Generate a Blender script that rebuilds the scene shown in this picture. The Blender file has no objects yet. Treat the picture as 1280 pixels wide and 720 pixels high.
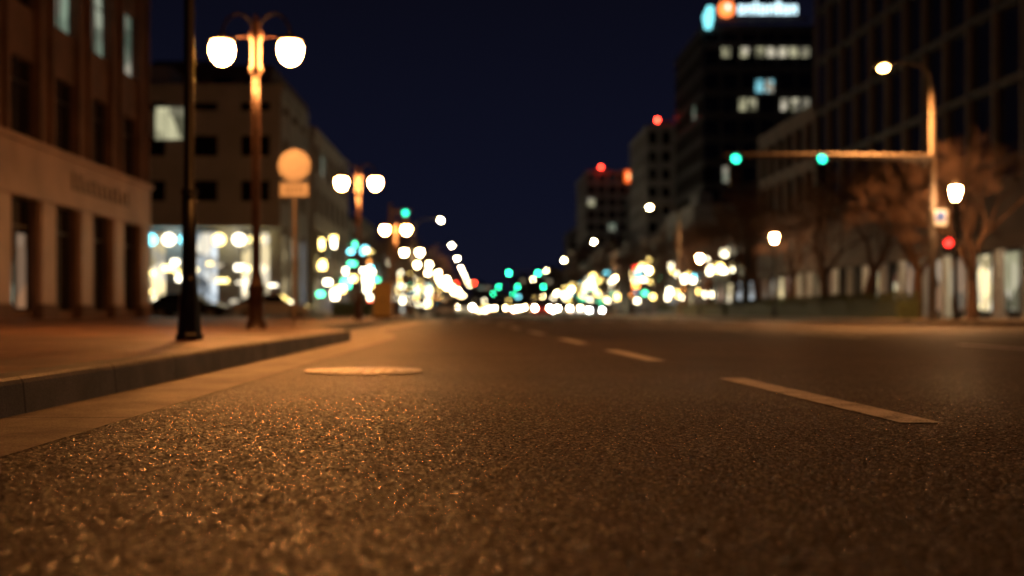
import bpy, math, random
import numpy as np
from mathutils import Vector, Matrix
random.seed(7)
S = bpy.context.scene
S.view_settings.view_transform = 'Standard'
S.view_settings.look = 'None'
S.view_settings.exposure = 0

# ---------------------------------------------------------------- materials
def nt(name):
    m = bpy.data.materials.new(name); m.use_nodes = True
    t = m.node_tree; t.nodes.clear()
    o = t.nodes.new('ShaderNodeOutputMaterial')
    return m, t, o
def N(t, typ, **k):
    n = t.nodes.new(typ)
    for a, v in k.items(): setattr(n, a, v)
    return n
def ramp(t, stops):
    r = N(t, 'ShaderNodeValToRGB'); e = r.color_ramp.elements
    while len(e) < len(stops): e.new(0.5)
    for i, (p, c) in enumerate(stops):
        e[i].position = p
        e[i].color = (c[0], c[1], c[2], 1) if not isinstance(c, (int, float)) else (c, c, c, 1)
    return r
def surf(name, col, rough=0.6, metal=0.0, var=0.25, nscale=3.0, bump=0.1, bscale=40, spec=0.5):
    m, t, o = nt(name); L = t.links
    p = N(t, 'ShaderNodeBsdfPrincipled'); L.new(p.outputs[0], o.inputs[0])
    tc = N(t, 'ShaderNodeTexCoord')
    n = N(t, 'ShaderNodeTexNoise'); n.inputs['Scale'].default_value = nscale; n.inputs['Detail'].default_value = 6
    L.new(tc.outputs['Object'], n.inputs['Vector'])
    a = [c*(1-var) for c in col]; b = [min(1, c*(1+var)) for c in col]
    r = ramp(t, [(0.3, a), (0.7, b)]); L.new(n.outputs['Fac'], r.inputs[0]); L.new(r.outputs[0], p.inputs['Base Color'])
    p.inputs['Roughness'].default_value = rough; p.inputs['Metallic'].default_value = metal
    p.inputs['Specular IOR Level'].default_value = spec
    if bump > 0:
        n2 = N(t, 'ShaderNodeTexNoise'); n2.inputs['Scale'].default_value = bscale; n2.inputs['Detail'].default_value = 4
        L.new(tc.outputs['Object'], n2.inputs['Vector'])
        bp = N(t, 'ShaderNodeBump'); bp.inputs['Strength'].default_value = bump; bp.inputs['Distance'].default_value = 0.02
        L.new(n2.outputs['Fac'], bp.inputs['Height']); L.new(bp.outputs[0], p.inputs['Normal'])
    return m
def emit(name, col, s, vary=0, vscale=1.0):
    m, t, o = nt(name); L = t.links
    e = N(t, 'ShaderNodeEmission'); e.inputs[0].default_value = (*col, 1); e.inputs[1].default_value = s
    if vary:
        tc = N(t, 'ShaderNodeTexCoord')
        v = N(t, 'ShaderNodeTexVoronoi'); v.inputs['Scale'].default_value = vscale
        L.new(tc.outputs['Object'], v.inputs['Vector'])
        sp = N(t, 'ShaderNodeSeparateColor'); L.new(v.outputs['Color'], sp.inputs[0])
        mr = N(t, 'ShaderNodeMapRange'); mr.inputs['To Min'].default_value = s*(1-vary); mr.inputs['To Max'].default_value = s*(1+vary)
        L.new(sp.outputs[0], mr.inputs['Value']); L.new(mr.outputs[0], e.inputs[1])
        r = ramp(t, [(0.0, [c*0.8 for c in col]), (0.5, col), (1.0, (1, 0.9, 0.7))])
        L.new(sp.outputs[1], r.inputs[0]); L.new(r.outputs[0], e.inputs[0])
    L.new(e.outputs[0], o.inputs[0])
    return m

def asphalt():
    m, t, o = nt('asphalt'); L = t.links
    p = N(t, 'ShaderNodeBsdfPrincipled'); L.new(p.outputs[0], o.inputs[0])
    tc = N(t, 'ShaderNodeTexCoord')
    v = N(t, 'ShaderNodeTexVoronoi'); v.inputs['Scale'].default_value = 105
    v2 = N(t, 'ShaderNodeTexVoronoi'); v2.inputs['Scale'].default_value = 240
    big = N(t, 'ShaderNodeTexNoise'); big.inputs['Scale'].default_value = 0.7; big.inputs['Detail'].default_value = 5
    fine = N(t, 'ShaderNodeTexNoise'); fine.inputs['Scale'].default_value = 500; fine.inputs['Detail'].default_value = 3
    for n in (v, v2, big, fine): L.new(tc.outputs['Object'], n.inputs['Vector'])
    # roughness and gloss even out and the bump weakens further up the street
    sx = N(t, 'ShaderNodeSeparateXYZ'); L.new(tc.outputs['Object'], sx.inputs[0])
    F = N(t, 'ShaderNodeMapRange'); F.inputs['From Min'].default_value = 4.0; F.inputs['From Max'].default_value = 13.0; L.new(sx.outputs['Y'], F.inputs['Value'])
    sp = N(t, 'ShaderNodeSeparateColor'); L.new(v.outputs['Color'], sp.inputs[0])
    r = ramp(t, [(0.0, (0.015, 0.010, 0.007)), (0.55, (0.044, 0.031, 0.023)), (0.86, (0.092, 0.066, 0.050)), (0.95, (0.30, 0.24, 0.19)), (1.0, (0.45, 0.37, 0.30))])
    L.new(sp.outputs[0], r.inputs[0])
    br = ramp(t, [(0.3, 0.65), (0.7, 1.3)]); L.new(big.outputs['Fac'], br.inputs[0])
    mx = N(t, 'ShaderNodeMix', data_type='RGBA', blend_type='MULTIPLY'); mx.inputs['Factor'].default_value = 1
    L.new(r.outputs[0], mx.inputs[6]); L.new(br.outputs[0], mx.inputs[7]); L.new(mx.outputs[2], p.inputs['Base Color'])
    rr = ramp(t, [(0.0, 0.17), (0.12, 0.23), (0.22, 0.5), (1.0, 0.75)]); L.new(sp.outputs[1], rr.inputs[0])
    rm = N(t, 'ShaderNodeMix', data_type='FLOAT'); L.new(F.outputs[0], rm.inputs[0]); L.new(rr.outputs[0], rm.inputs[2]); rm.inputs[3].default_value = 0.58
    L.new(rm.outputs[0], p.inputs['Roughness'])
    m1 = N(t, 'ShaderNodeMath', operation='MULTIPLY'); m1.inputs[1].default_value = -1.3; L.new(v.outputs['Distance'], m1.inputs[0])
    m2 = N(t, 'ShaderNodeMath', operation='MULTIPLY_ADD'); m2.inputs[1].default_value = -0.5
    L.new(v2.outputs['Distance'], m2.inputs[0]); L.new(m1.outputs[0], m2.inputs[2])
    m3 = N(t, 'ShaderNodeMath', operation='MULTIPLY_ADD'); m3.inputs[1].default_value = 0.45
    L.new(fine.outputs['Fac'], m3.inputs[0]); L.new(m2.outputs[0], m3.inputs[2])
    bs = N(t, 'ShaderNodeMapRange'); bs.inputs['To Min'].default_value = 0.95; bs.inputs['To Max'].default_value = 0.3; L.new(F.outputs[0], bs.inputs['Value'])
    bp = N(t, 'ShaderNodeBump'); bp.inputs['Distance'].default_value = 0.005; L.new(bs.outputs[0], bp.inputs['Strength'])
    L.new(m3.outputs[0], bp.inputs['Height']); L.new(bp.outputs[0], p.inputs['Normal'])
    sl_ = ramp(t, [(0.0, 1.0), (0.13, 1.0), (0.22, 0.38), (1.0, 0.24)]); L.new(sp.outputs[1], sl_.inputs[0])
    sm = N(t, 'ShaderNodeMix', data_type='FLOAT'); L.new(F.outputs[0], sm.inputs[0]); L.new(sl_.outputs[0], sm.inputs[2]); sm.inputs[3].default_value = 0.38
    L.new(sm.outputs[0], p.inputs['Specular IOR Level'])
    return m
def pavers():
    m, t, o = nt('brick_pavers'); L = t.links
    p = N(t, 'ShaderNodeBsdfPrincipled'); L.new(p.outputs[0], o.inputs[0])
    tc = N(t, 'ShaderNodeTexCoord')
    b = N(t, 'ShaderNodeTexBrick'); b.inputs['Scale'].default_value = 1.0
    b.inputs['Brick Width'].default_value = 0.3; b.inputs['Row Height'].default_value = 0.15
    b.inputs['Mortar Size'].default_value = 0.008
    b.inputs['Color1'].default_value = (0.15, 0.08, 0.05, 1); b.inputs['Color2'].default_value = (0.32, 0.17, 0.10, 1)
    b.inputs['Mortar'].default_value = (0.03, 0.025, 0.025, 1)
    L.new(tc.outputs['Object'], b.inputs['Vector'])
    n = N(t, 'ShaderNodeTexNoise'); n.inputs['Scale'].default_value = 60; n.inputs['Detail'].default_value = 4
    g = N(t, 'ShaderNodeTexNoise'); g.inputs['Scale'].default_value = 0.8; g.inputs['Detail'].default_value = 6
    L.new(tc.outputs['Object'], n.inputs['Vector']); L.new(tc.outputs['Object'], g.inputs['Vector'])
    br = ramp(t, [(0.35, 0.45), (0.65, 1.35)]); L.new(g.outputs['Fac'], br.inputs[0])
    mx = N(t, 'ShaderNodeMix', data_type='RGBA', blend_type='MULTIPLY'); mx.inputs['Factor'].default_value = 1
    L.new(b.outputs['Color'], mx.inputs[6]); L.new(br.outputs[0], mx.inputs[7]); L.new(mx.outputs[2], p.inputs['Base Color'])
    ma = N(t, 'ShaderNodeMath', operation='MULTIPLY_ADD'); ma.inputs[1].default_value = -1.0
    L.new(b.outputs['Fac'], ma.inputs[0]); L.new(n.outputs['Fac'], ma.inputs[2])
    bp = N(t, 'ShaderNodeBump'); bp.inputs['Strength'].default_value = 0.5; bp.inputs['Distance'].default_value = 0.006
    L.new(ma.outputs[0], bp.inputs['Height']); L.new(bp.outputs[0], p.inputs['Normal'])
    rr = ramp(t, [(0.35, 0.65), (0.65, 0.35)]); L.new(g.outputs['Fac'], rr.inputs[0]); L.new(rr.outputs[0], p.inputs['Roughness'])
    return m
def concrete(name, col, joint=0.0):
    """weathered concrete; optional cross joints every `joint` metres along Y"""
    m, t, o = nt(name); L = t.links
    p = N(t, 'ShaderNodeBsdfPrincipled'); L.new(p.outputs[0], o.inputs[0])
    tc = N(t, 'ShaderNodeTexCoord')
    n = N(t, 'ShaderNodeTexNoise'); n.inputs['Scale'].default_value = 2.2; n.inputs['Detail'].default_value = 9; n.inputs['Roughness'].default_value = 0.65
    f = N(t, 'ShaderNodeTexNoise'); f.inputs['Scale'].default_value = 130; f.inputs['Detail'].default_value = 4
    for q in (n, f): L.new(tc.outputs['Object'], q.inputs['Vector'])
    r = ramp(t, [(0.32, [c*0.5 for c in col]), (0.68, [c*1.25 for c in col])]); L.new(n.outputs['Fac'], r.inputs[0])
    last = r.outputs[0]; h = f.outputs['Fac']
    fr = ramp(t, [(0.35, 0.5), (0.6, 1.1)]); L.new(f.outputs['Fac'], fr.inputs[0])
    mx = N(t, 'ShaderNodeMix', data_type='RGBA', blend_type='MULTIPLY'); mx.inputs['Factor'].default_value = 1
    L.new(last, mx.inputs[6]); L.new(fr.outputs[0], mx.inputs[7]); last = mx.outputs[2]
    if joint:
        sx = N(t, 'ShaderNodeSeparateXYZ'); L.new(tc.outputs['Object'], sx.inputs[0])
        d = N(t, 'ShaderNodeMath', operation='DIVIDE'); d.inputs[1].default_value = joint; L.new(sx.outputs['Y'], d.inputs[0])
        fc = N(t, 'ShaderNodeMath', operation='FRACT'); L.new(d.outputs[0], fc.inputs[0])
        lt = N(t, 'ShaderNodeMath', operation='LESS_THAN'); lt.inputs[1].default_value = 0.02/joint; L.new(fc.outputs[0], lt.inputs[0])
        m2 = N(t, 'ShaderNodeMix', data_type='RGBA'); L.new(lt.outputs[0], m2.inputs['Factor'])
        L.new(last, m2.inputs[6]); m2.inputs[7].default_value = (0.006, 0.005, 0.005, 1); last = m2.outputs[2]
        ma = N(t, 'ShaderNodeMath', operation='MULTIPLY_ADD'); ma.inputs[1].default_value = -3
        L.new(lt.outputs[0], ma.inputs[0]); L.new(h, ma.inputs[2]); h = ma.outputs[0]
    L.new(last, p.inputs['Base Color'])
    bp = N(t, 'ShaderNodeBump'); bp.inputs['Strength'].default_value = 0.6; bp.inputs['Distance'].default_value = 0.004
    L.new(h, bp.inputs['Height']); L.new(bp.outputs[0], p.inputs['Normal'])
    p.inputs['Roughness'].default_value = 0.62
    return m
def paint():
    m, t, o = nt('road_paint'); L = t.links
    p = N(t, 'ShaderNodeBsdfPrincipled'); L.new(p.outputs[0], o.inputs[0])
    tc = N(t, 'ShaderNodeTexCoord')
    n = N(t, 'ShaderNodeTexNoise'); n.inputs['Scale'].default_value = 90; n.inputs['Detail'].default_value = 6
    g = N(t, 'ShaderNodeTexNoise'); g.inputs['Scale'].default_value = 6; g.inputs['Detail'].default_value = 6
    for q in (n, g): L.new(tc.outputs['Object'], q.inputs['Vector'])
    ad = N(t, 'ShaderNodeMath', operation='ADD'); L.new(n.outputs['Fac'], ad.inputs[0]); L.new(g.outputs['Fac'], ad.inputs[1])
    r = ramp(t, [(0.39, (0.10, 0.09, 0.08)), (0.45, (0.6, 0.57, 0.53)), (0.6, (0.88, 0.86, 0.84))])
    hf = N(t, 'ShaderNodeMath', operation='MULTIPLY'); hf.inputs[1].default_value = 0.5; L.new(ad.outputs[0], hf.inputs[0])
    L.new(hf.outputs[0], r.inputs[0]); L.new(r.outputs[0], p.inputs['Base Color'])
    bp = N(t, 'ShaderNodeBump'); bp.inputs['Strength'].default_value = 0.5; bp.inputs['Distance'].default_value = 0.004
    L.new(n.outputs['Fac'], bp.inputs['Height']); L.new(bp.outputs[0], p.inputs['Normal'])
    p.inputs['Roughness'].default_value = 0.55
    return m

M = {}
M['asphalt'] = asphalt(); M['pavers'] = pavers(); M['paint'] = paint()
M['kerb'] = concrete('kerb_concrete', (0.20, 0.185, 0.17), 1.25)
M['gutter'] = concrete('gutter_concrete', (0.42, 0.36, 0.28), 2.4)
M['slab'] = concrete('sidewalk_concrete', (0.26, 0.23, 0.2), 1.5)
M['iron'] = surf('cast_iron', (0.5, 0.43, 0.36), 0.36, 0.35, 0.2, 20, 0.4, 60)
M['black'] = surf('black_painted_metal', (0.012, 0.011, 0.011), 0.4, 0.1, 0.2, 8, 0.05)
M['bronze'] = surf('lamp_post_paint', (0.05, 0.026, 0.018), 0.42, 0.2, 0.25, 6, 0.08)
M['galv'] = surf('galvanised_steel', (0.125, 0.105, 0.09), 0.55, 0.1, 0.15, 8, 0.05)
M['stone'] = surf('brown_stone', (0.115, 0.060, 0.040), 0.75, 0, 0.35, 0.8, 0.3, 25)
M['band'] = surf('light_stone', (0.36, 0.24, 0.18), 0.5, 0, 0.22, 0.6, 0.2, 25)
M['white_conc'] = surf('pale_render', (0.24, 0.245, 0.255), 0.8, 0, 0.15, 0.5, 0.2, 12)
M['grey_conc'] = surf('grey_render', (0.27, 0.26, 0.26), 0.8, 0, 0.15, 0.3, 0.2, 12)
M['base_stone'] = surf('granite_base', (0.17, 0.14, 0.125), 0.7, 0, 0.25, 0.5, 0.2, 12)
M['dark_conc'] = surf('dark_cladding', (0.05, 0.046, 0.046), 0.6, 0, 0.2, 0.3, 0.1, 12)
M['brown_conc'] = surf('brown_cladding', (0.11, 0.065, 0.05), 0.7, 0, 0.2, 0.3, 0.1, 12)
M['mullion'] = surf('aluminium_mullion', (0.22, 0.215, 0.21), 0.45, 0.2, 0.1, 3, 0)
M['frame'] = surf('dark_window_frame', (0.04, 0.03, 0.025), 0.45, 0.3, 0.1, 3, 0)
M['glass'] = surf('dark_glass', (0.008, 0.008, 0.010), 0.07, 0, 0.3, 0.4, 0.02, 0.7)
M['bark'] = surf('bark', (0.10, 0.062, 0.046), 0.85, 0, 0.35, 20, 0.5, 60)
M['leaf'] = surf('hedge_leaf', (0.05, 0.07, 0.03), 0.6, 0, 0.5, 12, 0)
M['sign_back'] = surf('sign_metal', (0.30, 0.28, 0.27), 0.55, 0.0, 0.12, 5, 0.03)
M['sign_rim'] = surf('sign_rim', (0.15, 0.13, 0.12), 0.5, 0.0, 0.15, 5, 0.03)
M['sign_blue'] = surf('sign_blue', (0.03, 0.09, 0.4), 0.4, 0, 0.1, 5, 0)
M['sign_white'] = surf('sign_white', (0.7, 0.7, 0.68), 0.4, 0, 0.05, 5, 0)
M['cabinet'] = surf('cabinet_paint', (0.3, 0.2, 0.05), 0.5, 0, 0.15, 6, 0.05)
M['tyre'] = surf('tyre', (0.015, 0.015, 0.015), 0.8, 0, 0.2, 10, 0)
M['lens_off'] = surf('unlit_lens', (0.03, 0.01, 0.01), 0.3, 0, 0.1, 10, 0)
WARM = (1.0, 0.34, 0.07)
M['globe_near'] = emit('lamp_glass_lit', (1.0, 0.37, 0.09), 430)
M['globe_mid'] = emit('side_lamp_glass_lit', (1.0, 0.5, 0.2), 280)
M['globe_far'] = emit('distant_lamp_glass', (1.0, 0.74, 0.35), 95)
M['cobra'] = emit('road_lamp_lens', (1.0, 0.5, 0.14), 60)
M['cobra_far'] = emit('distant_road_lamp_lens', (1.0, 0.78, 0.38), 230)
M['green'] = emit('signal_green', (0.03, 1.0, 0.55), 6)
M['green_far'] = emit('distant_signal_green', (0.03, 1.0, 0.45), 60)
M['red'] = emit('signal_red', (1.0, 0.03, 0.02), 7)
M['red_far'] = emit('distant_signal_red', (1.0, 0.05, 0.02), 60)
M['head'] = emit('headlamp', (1.0, 0.80, 0.45), 300)
M['head_dim'] = emit('headlamp_dim', (1.0, 0.72, 0.34), 120)
M['head_cool'] = emit('headlamp_cool', (0.88, 0.95, 0.88), 200)
M['tail'] = emit('tail_lamp', (1.0, 0.05, 0.03), 35)
M['win_warm'] = emit('lit_window_warm', (1.0, 0.72, 0.36), 0.3, 0.6, 0.9)
M['win_cool'] = emit('lit_window_cool', (0.55, 0.72, 0.52), 0.27, 0.6, 0.8)
M['win_pale'] = emit('lit_window_pale', (0.95, 0.9, 0.55), 0.40, 0.8, 0.8)
M['win_cyan'] = emit('lit_window_cyan', (0.3, 0.85, 1.0), 0.6, 0.6, 0.8)
M['shop'] = emit('shop_interior', (1.0, 0.80, 0.42), 1.3, 0.9, 0.9)
M['shop_cool'] = emit('shop_interior_cool', (0.75, 0.86, 0.95), 0.9, 0.9, 0.9)
M['shop_dim'] = emit('shop_interior_dim', (1.0, 0.5, 0.25), 0.25, 0.8, 0.7)
M['shop_pink'] = emit('shop_interior_pink', (1.0, 0.6, 0.42), 0.42, 0.95, 0.9)
M['downlight'] = emit('downlight', (1.0, 0.72, 0.4), 80)  # added glow for brightening the colonnade columns
SIGNC = {'w': ((1, .86, .56), 18), 'y': ((1, .70, .2), 15), 'c': ((.22, .85, 1), 9), 'g': ((.1, 1, .5), 8), 'r': ((1, .05, .02), 8), 'm': ((1, .2, .4), 6), 'b': ((.15, .3, 1), 7), 'o': ((1, .36, .07), 10)}
for k, (c, s_) in SIGNC.items(): M['s_'+k] = emit('sign_light_'+k, c, s_)
M['canopy_w'] = emit('canopy_lamp_white', (1, .9, .66), 7); M['canopy_c'] = emit('canopy_lamp_cyan', (.2, .85, 1), 6); M['canopy_y'] = emit('canopy_lamp_yellow', (1, .76, .26), 7)

# ---------------------------------------------------------------- mesh builder
class MB:
    def __init__(s): s.v = []; s.f = []; s.mi = []; s.sm = []; s.mats = []
    def mid(s, k):
        if k not in s.mats: s.mats.append(k)
        return s.mats.index(k)
    def add(s, vs, fs, k, smooth=False):
        b = len(s.v); s.v += [tuple(v) for v in vs]; i = s.mid(k)
        for f in fs: s.f.append([b+j for j in f]); s.mi.append(i); s.sm.append(smooth)
    def box(s, x0, x1, y0, y1, z0, z1, k):
        v = [(x0,y0,z0),(x1,y0,z0),(x1,y1,z0),(x0,y1,z0),(x0,y0,z1),(x1,y0,z1),(x1,y1,z1),(x0,y1,z1)]
        s.add(v, [(0,3,2,1),(4,5,6,7),(0,1,5,4),(1,2,6,5),(2,3,7,6),(3,0,4,7)], k)
    def tube(s, pts, rads, k, n=10, caps=True, smooth=True):
        pts = [Vector(p) for p in pts]; vs = []; fs = []
        for i, p in enumerate(pts):
            d = (pts[min(i+1, len(pts)-1)] - pts[max(i-1, 0)]).normalized()
            a = d.cross(Vector((0, 1, 0.01)) if abs(d.y) < 0.9 else Vector((1, 0, 0))).normalized(); b = d.cross(a)
            for j in range(n):
                t = 2*math.pi*j/n; vs.append(p + (a*math.cos(t)+b*math.sin(t))*rads[i])
        for i in range(len(pts)-1):
            for j in range(n):
                fs.append((i*n+j, i*n+(j+1) % n, (i+1)*n+(j+1) % n, (i+1)*n+j))
        s.add(vs, fs, k, smooth)
        if caps:  # separate vertices so the rim stays crisp
            m_ = len(pts)-1
            s.add(vs[:n], [tuple(range(n))], k, False); s.add(vs[m_*n:], [tuple(range(n))], k, False)
    def lathe(s, c, prof, k, n=16, smooth=True):
        """prof = [(radius,z)...] about vertical axis at c"""
        vs = []; fs = []
        for r, z in prof:
            for j in range(n):
                t = 2*math.pi*j/n; vs.append((c[0]+r*math.cos(t), c[1]+r*math.sin(t), c[2]+z))
        m = len(prof)
        for i in range(m-1):
            for j in range(n): fs.append((i*n+j, i*n+(j+1) % n, (i+1)*n+(j+1) % n, (i+1)*n+j))
        fs.append(tuple(range(n))); fs.append(tuple(range((m-1)*n, m*n)))
        s.add(vs, fs, k, smooth)
    def disc_y(s, c, r, th, k, n=20):
        """disc facing -Y"""
        s.tube([(c[0], c[1], c[2]), (c[0], c[1]+th, c[2])], [r, r], k, n, True, False)
    def mesh(s, name):
        me = bpy.data.meshes.new(name); me.from_pydata(s.v, [], s.f)
        for k in s.mats: me.materials.append(M[k])
        me.polygons.foreach_set('material_index', s.mi); me.polygons.foreach_set('use_smooth', s.sm)
        me.update(); return me
    def obj(s, name, parent=None, loc=(0, 0, 0)):
        o = bpy.data.objects.new(name, s.mesh(name)); S.collection.objects.link(o); o.location = loc
        if parent: o.parent = parent
        return o
def empty(name, loc):
    o = bpy.data.objects.new(name, None); S.collection.objects.link(o); o.location = loc; o.empty_display_size = 0.5
    return o
def link(name, me, parent=None, loc=(0, 0, 0), rz=0, sc=1):
    o = bpy.data.objects.new(name, me); S.collection.objects.link(o); o.location = loc; o.rotation_euler[2] = rz
    o.scale = (sc, sc, sc)
    if parent: o.parent = parent
    return o
def bulb(parent, loc, energy, color=WARM, angle=150, rad=.12):
    sl = bpy.data.lights.new('lamp_bulb', 'SPOT'); sl.energy = energy; sl.color = color; sl.spot_size = math.radians(angle); sl.spot_blend = 0.7; sl.shadow_soft_size = rad
    so = bpy.data.objects.new('lamp_bulb', sl); S.collection.objects.link(so); so.parent = parent; so.location = loc

# ---------------------------------------------------------------- camera
KERB_Z = 0.167
cam = bpy.data.cameras.new('camera'); co = bpy.data.objects.new('camera', cam); S.collection.objects.link(co)
co.location = (0, 0, 0.45); co.rotation_euler = (math.radians(90), 0, 0)
cam.lens = 40; cam.sensor_width = 36; cam.shift_x = 0.03125; cam.shift_y = 0.0234
cam.clip_start = 0.05; cam.clip_end = 4000
cam.dof.use_dof = True; cam.dof.focus_distance = 4.1; cam.dof.aperture_fstop = 1.32
S.camera = co

# ---------------------------------------------------------------- world (night sky)
w = bpy.data.worlds.new('World'); S.world = w; w.use_nodes = True
t = w.node_tree; t.nodes.clear(); L = t.links
out = N(t, 'ShaderNodeOutputWorld'); bg = N(t, 'ShaderNodeBackground'); L.new(bg.outputs[0], out.inputs[0])
tc = N(t, 'ShaderNodeTexCoord'); sx = N(t, 'ShaderNodeSeparateXYZ'); L.new(tc.outputs['Generated'], sx.inputs[0])
r = ramp(t, [(0.0, (0.0062, 0.0070, 0.0165)), (0.10, (0.0044, 0.0052, 0.0145)), (0.28, (0.0030, 0.0031, 0.0078)), (1.0, (0.0012, 0.0013, 0.0032))])
L.new(sx.outputs['Z'], r.inputs[0]); L.new(r.outputs[0], bg.inputs[0]); bg.inputs[1].default_value = 1.0

# ---------------------------------------------------------------- ground, road
g = MB(); g.add([(-1500, -200, -0.03), (1500, -200, -0.03), (1500, 3000, -0.03), (-1500, 3000, -0.03)], [(0, 1, 2, 3)], 'slab'); g.obj('ground')
g = MB(); g.add([(-60, -12, 0), (80, -12, 0), (80, 900, 0), (-60, 900, 0)], [(0, 1, 2, 3)], 'asphalt'); road = g.obj('road')

# near road surface: real aggregate relief
def worley(X, Y, cell, seed):
    gx = X/cell; gy = Y/cell; ix = np.floor(gx).astype(np.int64); iy = np.floor(gy).astype(np.int64)
    best = np.full(X.shape, 9.0, np.float32); hid = np.zeros(X.shape, np.float32)
    for dx in (-1, 0, 1):
        for dy in (-1, 0, 1):
            cx = ix+dx; cy = iy+dy
            h = (cx*73856093) ^ (cy*19349663) ^ (seed*83492791)
            h = (h ^ (h >> 13))*1274126177; h = h ^ (h >> 16)
            r1 = ((h & 1023)/1023.0); r2 = (((h >> 10) & 1023)/1023.0); r3 = (((h >> 20) & 1023)/1023.0)
            d = (cx+r1-gx)**2 + (cy+r2-gy)**2
            mk = d < best; best = np.where(mk, d, best); hid = np.where(mk, r3, hid)
    return np.sqrt(best), hid
def near_patch():
    xs = np.arange(-1.47, 3.3, 0.0036)
    ys = [1.45]
    while ys[-1] < 7.5: ys.append(ys[-1] + 0.0030 + 0.0012*(ys[-1]-1.4))
    ys = np.array(ys); X, Y = np.meshgrid(xs, ys)
    d, h = worley(X, Y, 0.012, 1); d2, h2 = worley(X, Y, 0.028, 5)
    z = (np.clip(1-d*1.15, 0, 1)**0.7)*(0.0012+0.0030*h) + np.where(h2 > 0.74, np.clip(1-d2*1.9, 0, 1)**0.6*0.0034, 0)
    fade = np.clip((7.5-Y)/3.5, 0, 1)*np.clip((3.3-X)/0.5, 0, 1)
    z = 0.0012 + z*fade + (1-fade)*0.001
    n, m = X.shape
    co_ = np.stack([X, Y, z], -1).reshape(-1, 3).astype(np.float32)
    idx = np.arange(n*m).reshape(n, m)
    q = np.stack([idx[:-1, :-1], idx[:-1, 1:], idx[1:, 1:], idx[1:, :-1]], -1).reshape(-1, 4)
    me = bpy.data.meshes.new('asphalt_surface')
    me.vertices.add(n*m); me.vertices.foreach_set('co', co_.ravel())
    me.loops.add(q.size); me.loops.foreach_set('vertex_index', q.ravel().astype(np.int32))
    me.polygons.add(len(q)); me.polygons.foreach_set('loop_start', (np.arange(len(q))*4).astype(np.int32))
    try: me.polygons.foreach_set('loop_total', np.full(len(q), 4, np.int32))
    except Exception: pass
    me.polygons.foreach_set('use_smooth', np.ones(len(q), bool))
    me.update(calc_edges=True); me.materials.append(M['asphalt'])
    o = bpy.data.objects.new('aggregate_relief', me); S.collection.objects.link(o); o.parent = road
near_patch()

# painted markings
def dash(mb, yc0, yc1, xf, w=0.17, z=0.0080):
    ns = 14; vs = []
    for i in range(ns+1):
        y = yc0+(yc1-yc0)*i/ns; x = xf(y)
        vs += [(x-w/2+random.uniform(-.004, .004), y, z), (x+w/2+random.uniform(-.004, .004), y, z)]
    mb.add(vs, [(2*i, 2*i+1, 2*i+3, 2*i+2) for i in range(ns)], 'paint')
mk = MB(); lx = lambda y: 1.90-0.029*y
for a, b in [(4.55, 7.6), (10.3, 13.2), (15.8, 18.8), (22.5, 26), (30, 33.5), (38, 42)]: dash(mk, a, b, lx)
for a, b in [(12.6, 15.6), (19.4, 23.5), (28, 32)]: dash(mk, a, b, lambda y: 6.55, 0.15)
for a, b in [(14, 30)]: dash(mk, a, b, lambda y: 10.2, 0.15)
for i in range(14): mk.box(-2.6+i*1.25, -2.0+i*1.25, 56, 59, 0.002, 0.006, 'paint')
mk.obj('road_markings')

# manhole
mh = MB()
mh.lathe((-0.88, 8.6, 0.002), [(0.44, 0), (0.44, 0.007), (0.40, 0.008), (0.395, 0.004), (0.385, 0.004), (0.38, 0.009), (0.0, 0.010)], 'iron', 40, False)
for i in range(-4, 5):
    for j in range(-4, 5):
        if i*i+j*j < 17: mh.box(-0.88+i*.08-.022, -0.88+i*.08+.022, 8.6+j*.08-.022, 8.6+j*.08+.022, .011, .015, 'iron')
mh.obj('manhole_cover')

# kerb path (left)
def smooth(a): a = max(0, min(1, a)); return a*a*(3-2*a)
path = [(-2.0, y) for y in np.arange(-6, 17.5, 0.5)]
path += [(-2.0-1.3*smooth((y-17.5)/5.0), y) for y in np.arange(17.5, 22.5, 0.35)]
path += [(-3.3, y) for y in np.arange(22.5, 55, 2)]
path += [(-7.3+4*math.cos(a), 55+4*math.sin(a)) for a in np.linspace(0, math.pi/2, 12)] + [(-45, 59.0)]
def offs(path, d):
    res = []
    for i, p in enumerate(path):
        a = Vector(path[max(0, i-1)]); b = Vector(path[min(len(path)-1, i+1)]); t_ = (b-a).normalized()
        res.append((p[0]-t_.y*d, p[1]+t_.x*d))
    return res
def kerb(name, path, side=1, km='kerb'):
    prof = [(0, 0), (0.012, KERB_Z-0.03), (0.02, KERB_Z-0.012), (0.035, KERB_Z), (0.2, KERB_Z+0.002), (0.2, 0)]
    rings = [[(x, y, z) for (x, y) in offs(path, side*d)] for d, z in prof]
    n = len(path); vs = [p for r_ in rings for p in r_]; fs = []
    for i in range(len(prof)-1):
        for j in range(n-1): fs.append((i*n+j, i*n+j+1, (i+1)*n+j+1, (i+1)*n+j))
    k = MB(); k.add(vs, fs, km); return k.obj(name)
kerb('kerb', path)
back = offs(path, 0.203)
sw = MB()
vs = []; fs = []
for x, y in back: vs += [(x, y, KERB_Z), (-45, y if x > -44 else y, KERB_Z)]
fs = [(2*i, 2*i+2, 2*i+3, 2*i+1) for i in range(len(back)-1)]
sw.add(vs, fs, 'pavers'); sw.obj('sidewalk')
gt = MB(); vs = []
pp = [p for p in path if p[1] < 54 and p[0] > -4]
for x, y in pp: vs += [(x-0.002, y, 0.0045), (-1.475 if y < 19 else -1.475-0.9*smooth((y-19)/10), y, 0.0045)]
gt.add(vs, [(2*i, 2*i+1, 2*i+3, 2*i+2) for i in range(len(pp)-1)], 'gutter'); gt.obj('gutter')
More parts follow.
